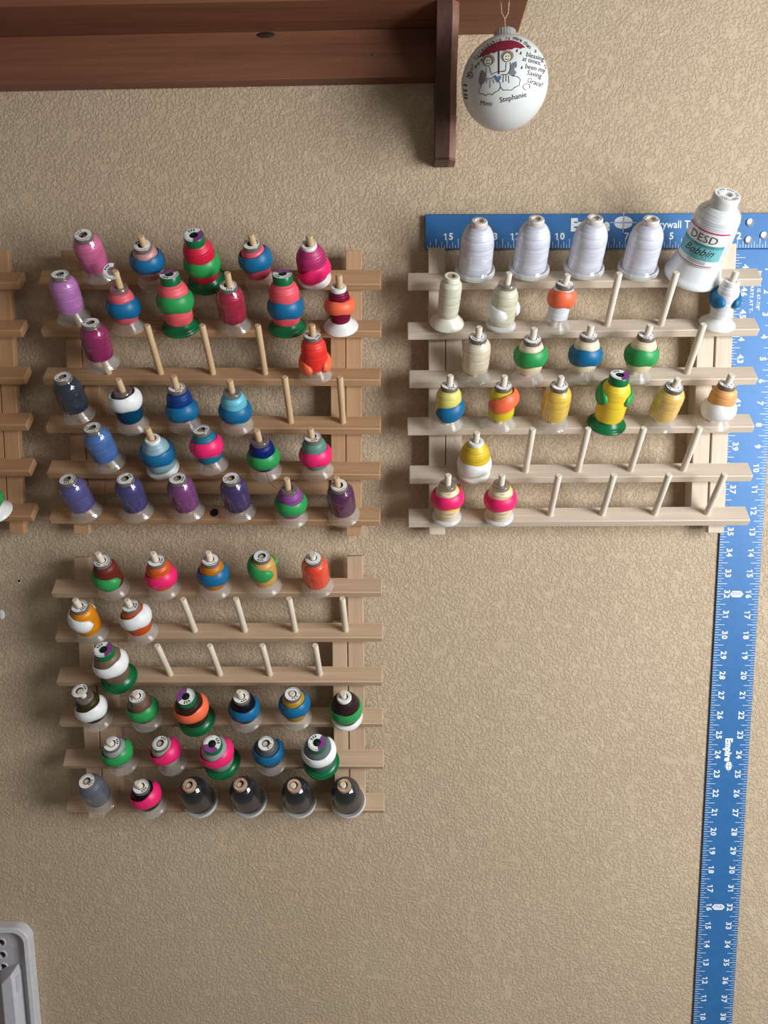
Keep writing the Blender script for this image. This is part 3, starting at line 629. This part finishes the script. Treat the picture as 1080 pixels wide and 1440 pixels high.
def make_spool(sid):
    t, bx, s0, el, tx = POSE[sid]; words, colr, op = SPOOL[sid]
    k, r = sid[0], int(sid[1])-1
    if t == 'B' and k == 'B': lab = f'{op["o"]} of four black wrapped spools with peach labels, bottom row, {RACKW[k]}'
    elif t == 'B': lab = f'{op["o"]} of four white wrapped spools before the blue ruler, {RACKW[k]}'
    elif t == 'D': lab = 'large white bobbin thread cone with teal label leaning right, top row of right rack'
    elif k == 'F': lab = 'spool with white flared base cut off by the left photo edge'
    else:
        kind = {'W': 'film-wrapped thread spool', 'G': 'thread cone with green base', 'K': 'fat spool with white rim',
                'V': 'spool with white flared base', 'U': 'thread spool with tall flared plastic base', 'M': 'thread spool', 'L': 'thread spool'}[t]
        if 'b' in op:
            kind = kind+(' and ' if ' with ' in kind else ' with ')+op['b'][0]+' band'
        lab = f'{words} {kind}, {RN[r]} row of {RACKW[k]}'
    al0 = math.radians(ROWAL.get((k, r), 47.5))
    Z0 = ROWS[k][r]+ROT[k]*(bx-XC[k])
    sag = SAG[t]*(0.8 if k == 'B' else 1.0)
    pb = Vector((bx, -1.2, Z0)); base = pb+Vector((0, -s0*math.cos(al0)-sag*math.sin(al0), s0*math.sin(al0)-sag*math.cos(al0)))
    el = math.radians(el)
    z = Vector((tx, -math.cos(el), math.sin(el))).normalized(); x = Vector((1, 0, 0)); x = (x-z*x.dot(z)).normalized(); y = z.cross(x)
    sp = thing('thread_spool' if t != 'D' else 'bobbin_thread_cone', lab, 'spool', base, f'thread spools on the {RACKW[k]}')
    sp.rotation_euler = Matrix((x, y, z)).transposed().to_euler()
    fm = {'M': M_CLEAR, 'L': M_MILKY, 'W': M_CLEAR, 'G': M_GREENP, 'K': M_WHITEP, 'V': M_WHITEP, 'U': M_IVORY, 'B': M_MILKY, 'D': M_MILKW}[t]
    if op.get('milky'): fm = M_MILKY
    if t == 'B' and k == 'C': sp.scale = (1.05, 1.05, 1.12)
    top = base+z*LEN[t]*(1.12 if t == 'B' and k == 'C' else 1.0)
    pd = (top-pb).normalized(); L_ = (top-pb).length+OUTP.get(sid, -0.10)
    px = Vector((1, 0, 0)); px = (px-pd*px.dot(pd)).normalized(); py = pd.cross(px)
    Rk = Matrix.Rotation(ROT[k], 3, 'Y')                          # into the rack's own axes
    obj('peg', peg_mesh(round(L_, 2)), DOWEL[k], rails[k, r], (bx-XC[k], -1.2, 0), (Rk @ Matrix((px, py, pd)).transposed()).to_euler())
    obj('base_flange', lm('flange_'+t, FLANGE[t], 44), fm, sp)
    tp = THR[t]; tkey = 'thread_'+t
    if op.get('slim'): tp = [(min(rr, 0.45) if rr > 0.3 else rr, zz) for rr, zz in tp]; tkey += 's'
    th = obj('thread_winding', lm(tkey, tp, 44), thread(colr, op.get('v')), sp)
    cm = {'M': M_CAP, 'L': M_CAP, 'W': M_CAP, 'G': M_GREENP, 'K': M_WHITEP, 'V': M_WHITEP, 'U': M_IVORY, 'B': M_CARD if k == 'B' else M_PEACHL, 'D': M_WHITEP}[t]
    if op.get('nolabel'): cm = M_CAPC
    obj('top_cap', lm('cap_'+t, cap_prof(t), 36), cm, sp)
    ph = op.get('ph', random.uniform(-3, 3))
    if t in 'MWBD' and not op.get('nolabel'):
        zoff = (0, 0, 0)
        if op.get('popped'): zoff = (-0.06, 0.0, 0.42)
        lb = obj('label', label_mesh(t), (M_PEACH if k == 'B' else M_PEACHL) if t == 'B' else M_LABEL, sp, zoff)
        obj('label_print', print_mesh(t, op.get('n'), round(ph, 1)), M_INK if t != 'D' else M_GREYINK, lb)
    if op.get('torn'):
        lb = obj('label', label_mesh(t, 2.75, 2.75+4.9, 0.0), M_LABEL, sp, (-0.12, -0.05, 2.80), (0.75, -0.1, 0.0), label='torn white label hanging on the peg tip')
        obj('label_print', print_mesh(t, None, 4.0), M_INK, lb, (0, 0, -CAP[t][2]))
    if op.get('flap'):
        mb = MB(); mb.box(-0.05, 0.05, -0.012, 0.012, 0, 0.42)
        obj('label', mb, M_LABEL, sp, (-0.37, 0.05, 1.95), (0.1, 0.45, 0.5), label='torn strip of white label standing up')
    if t == 'G':
        lb = obj('label', label_mesh(t, ph, ph+3.9), M_LABEL, sp); obj('label_print', print_mesh(t, None, round(ph+1.2, 1)), M_GREYINK, lb)
        obj('label', label_mesh(t, ph+3.9, ph+2*PI), M_PURPLE, sp, label='purple part of the label')
        obj('core_hole', lm('plug_G', [(0, 2.55), (0.165, 2.55), (0.165, 2.56), (0.1, 2.59), (0, 2.60)], 20), M_DARK, sp)
    elif t == 'U':
        obj('core_hole', lm('core_U', [(0.12, 2.3), (0.188, 2.3), (0.188, 2.385), (0.12, 2.385)], 20), M_CARD, sp)
    if t in FILM: obj('shrink_film', lm('film_'+t, FILM[t], 44, False), M_FILM, sp)
    if 'b' in op:
        c, h, gd, gw, roll, pitch = op['b']; h *= ZS[t]
        R = max((rr for rr, zz in tp if abs(zz-h) < 0.5), default=0.56)
        wd = {'M': 0.385, 'L': 0.37, 'G': 0.385, 'K': 0.36, 'V': 0.33}[t]; blg = {'M': 0.145, 'L': 0.14, 'G': 0.135, 'K': 0.085, 'V': 0.2}[t]
        bo = obj('silicone_band', band_mesh(R, gw, wd, blg), band_mat(c), sp, (0, 0, h), label=f'{c} silicone band clipped round the thread')
        bo.rotation_euler = (Matrix.Rotation(math.radians(roll), 3, 'Y') @ Matrix.Rotation(math.radians(pitch), 3, 'X') @ Matrix.Rotation(math.radians(gd), 3, 'Z')).to_euler()
    if op.get('tail'):
        mb = MB(); zz = 0.6
        mb.tube([(0.12, -0.57, zz), (0.16, -0.66, zz-0.15), (0.22, -0.70, 0.05), (0.34, -0.62, -0.35), (0.42, -0.5, -0.62)], 0.011, 5)
        obj('thread_tail', mb, thread(colr), sp)
    if t == 'D': desd(sp)
    return sp
def desd(sp):
    R0 = 0.985
    def cyl(a, z, e=0.0):
        rr = R0+e-0.018*(z-1.2)
        return (rr*math.sin(a), -rr*math.cos(a), z)
    def strip(mb, a0, a1, zf0, zf1, e, n=24):
        vs = []
        for i in range(n+1):
            a = a0+(a1-a0)*i/n; vs += [cyl(a, zf0(a), e), cyl(a, zf1(a), e)]
        mb.add(vs, [(2*i, 2*i+2, 2*i+3, 2*i+1) for i in range(n)], True)
    A0, A1 = -1.65, 0.42
    c_ = lambda v: (lambda a: v)
    mb = MB(); strip(mb, A0, A1+0.45, c_(1.02), c_(2.62), 0.006)
    sl = obj('label_sleeve', mb, plain('white_label', 'F0F1F0', 0.4), sp, label='white wrap label with teal and pink bands')
    mb = MB(); strip(mb, A0, A1, c_(2.52), c_(2.585), 0.012); strip(mb, A0, A1-0.25, c_(1.06), c_(1.10), 0.012)
    obj('pink_line', mb, plain('pink_print', 'C23A6B', 0.4), sl)
    mb = MB(); strip(mb, A0, A1, c_(1.32), c_(2.02), 0.012)
    obj('teal_band', mb, plain('teal_print', '7CC0C4', 0.4), sl)
    mb = MB(); strip(mb, A0, A1, c_(1.88), c_(2.02), 0.014)
    obj('dark_teal_band', mb, plain('dark_teal_print', '4FA0A6', 0.4), sl)
    ac = -0.66
    W = lambda z0, sc=1.0, a=ac, e=0.018: (lambda x, y: cyl(a+x/R0, z0+y, e))
    mb = MB(); put_text(mb, 'DESD', 0.46, W(2.24), sx=1.15); obj('brand_lettering', mb, M_GREYINK, sl)
    mb = MB(); put_text(mb, 'Bobbin', 0.46, W(1.68), shear=0.45); obj('bobbin_lettering', mb, M_INK, sl)
    mb = MB(); put_text(mb, 'THREAD', 0.30, W(1.44), sx=1.1); obj('thread_lettering', mb, plain('pale_teal_print', '5AA6AC', 0.4), sl)
    mb = MB()
    for z, a0, n in ((1.24, -0.95, 16), (1.17, -0.85, 14)):
        for i in range(n): strip(mb, a0+i*0.05, a0+i*0.05+0.034, c_(z), c_(z+0.03), 0.014, 1)
    for i in range(12): strip(mb, -0.95+i*0.075, -0.95+i*0.075+0.045, c_(1.935), c_(1.965), 0.018, 1)
    for a in (0.60, 0.72):
        for i in range(15): strip(mb, a, a+0.035, c_(1.12+i*0.095), c_(1.12+i*0.095+0.06), 0.014, 1)
    obj('fine_print', mb, M_GREYINK, sl)
for sid in POSE: make_spool(sid)

# ------------------------------------------------------------------ glass ornament
OR = 1.70; oc = Vector((4.24, -3.95, 13.02))
orn = thing('ball_ornament', 'white glass ball ornament with painted girls under red umbrella hanging from shelf', 'ornament', oc)
n_ = (Vector((0, -36.65, 0))-oc).normalized(); u_ = (Vector((0, 0, 1))-n_*n_.z).normalized(); r_ = u_.cross(n_)
mb = MB(); sg = 24; ax = []
for i in range(sg+1):
    t = PI*i/sg; ax.append((max(OR*math.sin(t), 0.0005), -OR*math.cos(t)))
mb.lathe(ax, 56, False)
gl, nt, b = newmat('white_frosted_glass'); b.inputs['Base Color'].default_value = lin('E2E3E0'); b.inputs['Roughness'].default_value = 0.35
b.inputs['Subsurface Weight'].default_value = 0.15; b.inputs['Subsurface Radius'].default_value = (0.02, 0.02, 0.02)
obj('glass_ball', mb, gl, orn)
mb = MB(); seg = 48; vs = []
for i in range(seg):
    a = 2*PI*i/seg; rr = 0.41+0.022*(i % 2)
    vs += [(rr*math.cos(a), rr*math.sin(a), 1.60), (rr*math.cos(a), rr*math.sin(a), 1.93), ((rr-0.06)*math.cos(a), (rr-0.06)*math.sin(a), 1.97), (0.001*math.cos(a), 0.001*math.sin(a), 1.97)]
mb.add(vs, [(4*i+j, 4*((i+1) % seg)+j, 4*((i+1) % seg)+j+1, 4*i+j+1) for i in range(seg) for j in range(3)])
obj('metal_cap', mb, plain('silver_cap', 'C4C2BC', 0.32, 0.5, 0.6), orn)
mb = MB()
mb.tube([(0, 0, 1.95), (0.0, 0.0, 2.25), (-0.02, 0, 2.42)], 0.018, 6)
mb.tube([(0, 0, 2.40), (-0.13, 0, 2.62), (-0.17, 0, 3.0), (-0.12, 0.1, 3.7), (0, 0.62, 4.35)], 0.018, 6)
mb.tube([(0, 0, 2.40), (0.12, 0, 2.62), (0.15, 0, 3.0), (0.14, 0.1, 3.7), (0, 0.62, 4.35)], 0.018, 6)
obj('hanging_string', mb, plain('pink_string', 'D8A898', 0.7), orn)
mb = MB(); mb.tube([(0, 0.5, 4.34), (0, 0.78, 4.34)], 0.04, 8)
obj('hook_pin', mb, M_RIVET, orn)
# drawing on the ball, given in a disc facing the viewer (fractions of the radius)
def A(px, py): return ((px-530)/465.0, -(py-705)/525.0)
def on_ball(a, b_, e=0.006):
    d2 = a*a+b_*b_
    if d2 > 0.985: s = math.sqrt(0.985/d2); a *= s; b_ *= s; d2 = 0.985
    v = (r_*a+u_*b_+n_*math.sqrt(1-d2))*(OR+e); return tuple(v)
def stroke(mb, pts, wd, e=0.008, raw=False):
    P = [Vector(p) if raw else Vector(A(*p)) for p in pts]
    out = [P[0]]
    for i in range(len(P)-1):
        k = max(1, int((P[i+1]-P[i]).length/0.06))
        out += [P[i]+(P[i+1]-P[i])*(j+1)/k for j in range(k)]
    vs = []
    for i, p in enumerate(out):
        t = (out[min(i+1, len(out)-1)]-out[max(i-1, 0)]).normalized(); nn = Vector((-t.y, t.x))*wd/2
        vs += [on_ball(*(p+nn), e), on_ball(*(p-nn), e)]
    mb.add(vs, [(2*i, 2*i+1, 2*i+3, 2*i+2) for i in range(len(out)-1)])
def fillpoly(mb, pts, e=0.006):
    P = [Vector(A(*p)) for p in pts]; c = sum(P, Vector((0, 0)))/len(P)
    vs = [on_ball(*c, e)]; n = len(P); L = 3
    for l in range(1, L+1):
        for p in P: vs.append(on_ball(*(c+(p-c)*l/L), e))
    fs = [(0, 1+i, 1+(i+1) % n) for i in range(n)]
    for l in range(L-1): fs += [(1+l*n+i, 1+(l+1)*n+i, 1+(l+1)*n+(i+1) % n, 1+l*n+(i+1) % n) for i in range(n)]
    mb.add(vs, fs)
def circ(cx, cy, rx, ry, a0=0, a1=360, n=18): return [(cx+rx*math.cos(math.radians(a0+(a1-a0)*i/n)), cy+ry*math.sin(math.radians(a0+(a1-a0)*i/n))) for i in range(n+1)]
red = MB()
top = [(240, 430), (290, 370), (340, 325), (400, 290), (460, 270), (530, 262), (600, 265), (660, 285), (705, 315), (740, 352)]
bot = [(740, 352), (715, 350), (690, 362), (665, 350), (625, 348), (600, 365), (560, 358), (530, 372), (490, 364), (450, 368), (425, 385), (395, 375), (365, 395), (335, 390), (310, 410), (280, 405)]
for i in range(24):
    def lerp(L, t):
        f = t*(len(L)-1); j = min(int(f), len(L)-2); f -= j; return (L[j][0]+(L[j+1][0]-L[j][0])*f, L[j][1]+(L[j+1][1]-L[j][1])*f)
    bl = bot[::-1]
    def q4(t):
        p, s = lerp(top, t), lerp([(240, 430)]+bl, t)
        return [on_ball(*A(p[0]+(s[0]-p[0])*f, p[1]+(s[1]-p[1])*f), 0.007) for f in (0, 0.5, 1)]
    p, s = q4(i/24), q4((i+1)/24)
    red.add(p+s, [(0, 1, 4, 3), (1, 2, 5, 4)])
obj('umbrella_painting', red, plain('maroon_paint', '8A1E36', 0.5), orn)
ink = MB(); hair = MB(); grey = MB(); skin = MB()
stroke(ink, [(470, 365), (472, 600)], 0.03)
for cx, cy in ((365, 455), (557, 430)):
    fillpoly(hair, circ(cx, cy-5, 64, 58)); fillpoly(skin, circ(cx-4, cy+8, 42, 46), 0.010); stroke(ink, circ(cx-4, cy+8, 42, 46), 0.012, 0.013)
    stroke(ink, circ(cx-2, cy+16, 18, 18, 20, 160, 6), 0.014, 0.014)
    for dx in (-14, 12): stroke(ink, [(cx+dx, cy-8), (cx+dx, cy+4)], 0.02, 0.014)
fillpoly(grey, [(300, 540), (275, 580), (262, 650), (275, 705), (310, 680), (335, 640), (335, 580)])
obj('shading_painting', grey, plain('grey_paint', '77777C', 0.5), orn); grey = MB()
fillpoly(grey, [(600, 500), (650, 485), (655, 540), (625, 560), (650, 600), (620, 640), (575, 610), (580, 560)])
for pts in ([(345, 520), (340, 600), (350, 640), (400, 640), (440, 610)], [(375, 515), (385, 560), (400, 600), (440, 580), (540, 572)], [(545, 490), (540, 575), (500, 580)], [(585, 490), (590, 560), (560, 610), (495, 610)],
            [(345, 640), (300, 690), (258, 770), (285, 795), (310, 790), (335, 812), (370, 795), (405, 808), (430, 785), (470, 770), (490, 735), (485, 690), (440, 640)],
            [(490, 735), (520, 770), (560, 768), (600, 775), (640, 745), (680, 730), (690, 670), (660, 640), (600, 625)], [(520, 610), (515, 690)], [(545, 610), (545, 680)], [(570, 620), (575, 700)],
            [(350, 650), (345, 690)], [(382, 650), (382, 735)], [(410, 650), (425, 690)]):
    stroke(ink, pts, 0.013)
for x, y in ((230, 505), (258, 480), (288, 445), (650, 380), (688, 408), (700, 555)): stroke(ink, [(x+8, y-18), (x-6, y+8), (x+6, y+14), (x+8, y-18)], 0.014)
blu = MB(); fillpoly(blu, [(460, 690), (425, 640), (440, 615), (462, 628), (485, 612), (500, 640)], 0.008)
obj('heart_painting', blu, plain('blue_paint', '5C7F9C', 0.5), orn)
obj('hair_painting', hair, plain('light_brown_paint', 'A58A68', 0.5), orn); obj('shading_painting', grey, plain('grey_paint', '77777C', 0.5), orn); obj('face_painting', skin, plain('cream_paint', 'E8DFD2', 0.5), orn)
def at(px, py, rot, sz):
    c, s = math.cos(math.radians(rot)), math.sin(math.radians(rot)); o_ = Vector(A(px, py))
    return lambda x, y: on_ball(o_.x+(x*c-y*s), o_.y+(x*s+y*c), 0.010)
for body, px, py, rot, sz in (('a', 845, 388, -12, .11), ('blessing', 842, 450, -16, .125), ('at times,', 808, 492, -15, .115), ("it's", 952, 556, -66, .075), ('been my', 845, 570, -15, .125), ('Saving', 835, 630, -16, .125), ('Grace!', 845, 715, -20, .125),
                              ('Stephanie', 620, 850, 8, .14), ('Mimi', 340, 895, -6, .13)):
    put_text(ink, body, sz*1.1, at(px, py, rot, sz), bold=0.0)
cur = 'Your friendship is more than'
arcp = [(165, 590), (205, 455), (290, 345), (400, 270), (530, 238), (640, 245), (720, 285), (785, 350)]
for i, ch in enumerate(cur):
    if ch == ' ': continue
    t = i/(len(cur)-1); p = lerp(arcp, t); p2 = lerp(arcp, min(1, t+0.02)); p1 = lerp(arcp, max(0, t-0.02))
    rot = math.degrees(math.atan2(-(p2[1]-p1[1]), p2[0]-p1[0]))
    put_text(ink, ch, 0.115 if i else 0.18, at(p[0], p[1], rot, 0.1), bold=0.006)
stroke(ink, circ(175, 590, 25, 32, -60, 250, 10), 0.012); stroke(ink, circ(755, 750, 35, 32, 90, 400, 12), 0.013)
for i, y in enumerate((690, 745, 790, 825)):
    stroke(ink, [(92+i*3, y), (112, y-8), (125, y+8), (140, y)], 0.03)
obj('ink_drawing', ink, M_INK, orn, label='black lettering and line drawing')

# ------------------------------------------------------------------ plastic wall tray (bottom left)
tr = thing('plastic_tray', 'light grey plastic wall tray with round holes in the bottom left corner', 'tray', (-19.05, -0.02, -25.48))
tr.rotation_euler = (0, -0.018, 0)
M_TRAY = plain('grey_plastic', 'CBC9CC', 0.4); M_TRAYP = plain('grey_plastic_panel', 'B9B6BA', 0.45)
def rounded(x0, x1, z0, z1, r, n=8):
    pts = []
    for cx, cz, a0 in ((x1-r, z1-r, 0), (x0+r, z1-r, 90), (x0+r, z0+r, 180), (x1-r, z0+r, 270)):
        for i in range(n+1):
            a = math.radians(a0+90*i/n); pts.append((cx+r*math.cos(a), cz+r*math.sin(a)))
    return pts
o1 = rounded(-9.0, 0, -14, 0, 0.8); i1 = rounded(-8.72, -0.26, -13.75, -0.26, 0.6); n = len(o1)
mb = MB(); lay = [(o1, -0.0), (o1, -0.55), (i1, -0.62), (i1, -0.12)]
mb.add([(x, y, z) for P, y in lay for x, z in P], [(l*n+i, l*n+(i+1) % n, (l+1)*n+(i+1) % n, (l+1)*n+i) for l in range(3) for i in range(n)])
bevelled(obj('rim', mb, M_TRAY, tr), 0.05)
# perforated panel: square cells with a round hole each
mb = MB(); P_ = 0.68; RH = 0.19; Yp = -0.27; X0 = -1.56
def cell(cx, cz, w=P_, h=P_):
    k = 16; sq = []; ci = []
    for i in range(k):
        a = 2*PI*i/k; c, s_ = math.cos(a), math.sin(a); mm = max(abs(c), abs(s_)); sq.append((cx+c/mm*w/2, cz+s_/mm*h/2)); ci.append((cx+RH*c, cz+RH*s_))
    vs = [(x, Yp, z) for x, z in sq]+[(x, Yp, z) for x, z in ci]+[(x, Yp+0.12, z) for x, z in ci]
    mb.add(vs, [(i, (i+1) % k, k+(i+1) % k, k+i) for i in range(k)]+[(k+i, k+(i+1) % k, 2*k+(i+1) % k, 2*k+i) for i in range(k)])
for cx in range(11):
    for cz in range(20): cell(X0-P_*cx, -0.98-P_*cz)
xr = X0+P_/2
mb.add([(xr, Yp, -0.2), (-0.2, Yp, -0.2), (-0.2, Yp, -13.8), (xr, Yp, -13.8)], [(0, 1, 2, 3)])
mb.add([(-8.8, Yp, -0.2), (xr, Yp, -0.2), (xr, Yp, -0.98+P_/2), (-8.8, Yp, -0.98+P_/2)], [(0, 1, 2, 3)])
obj('perforated_panel', mb, M_TRAYP, tr)
rg = MB(); rg.lathe([(RH-0.01, 0), (RH+0.055, 0), (RH+0.04, 0.045), (RH, 0.045)], 20); rgm = rg.mesh('hole_rim')
for cz in range(8):
    obj('hole_rim', rgm, M_TRAY, tr, (X0, Yp, -0.98-P_*cz), (PI/2, 0, 0))
b_ = [(-1.52, -2.35), (-0.72, -2.1), (-0.62, -2.5), (-0.58, -14), (-1.85, -14), (-1.80, -2.6)]
f_ = [(-1.12, -2.5), (-0.84, -2.28), (-0.76, -2.55), (-0.72, -14), (-1.42, -14), (-1.36, -2.75)]
mb = MB(); mb.add([(x, Yp+0.02, z) for x, z in b_]+[(x, -1.0, z) for x, z in f_], [tuple(range(6)), tuple(range(11, 5, -1))]+[(i, (i+1) % 6, 6+(i+1) % 6, 6+i) for i in range(6)])
bevelled(obj('divider_arm', mb, M_TRAY, tr), 0.05)
mb = MB(); mb.box(-0.80, -0.66, -0.8, -0.4, -3.35, -2.55)
obj('clip_tab', mb, M_TRAY, tr)
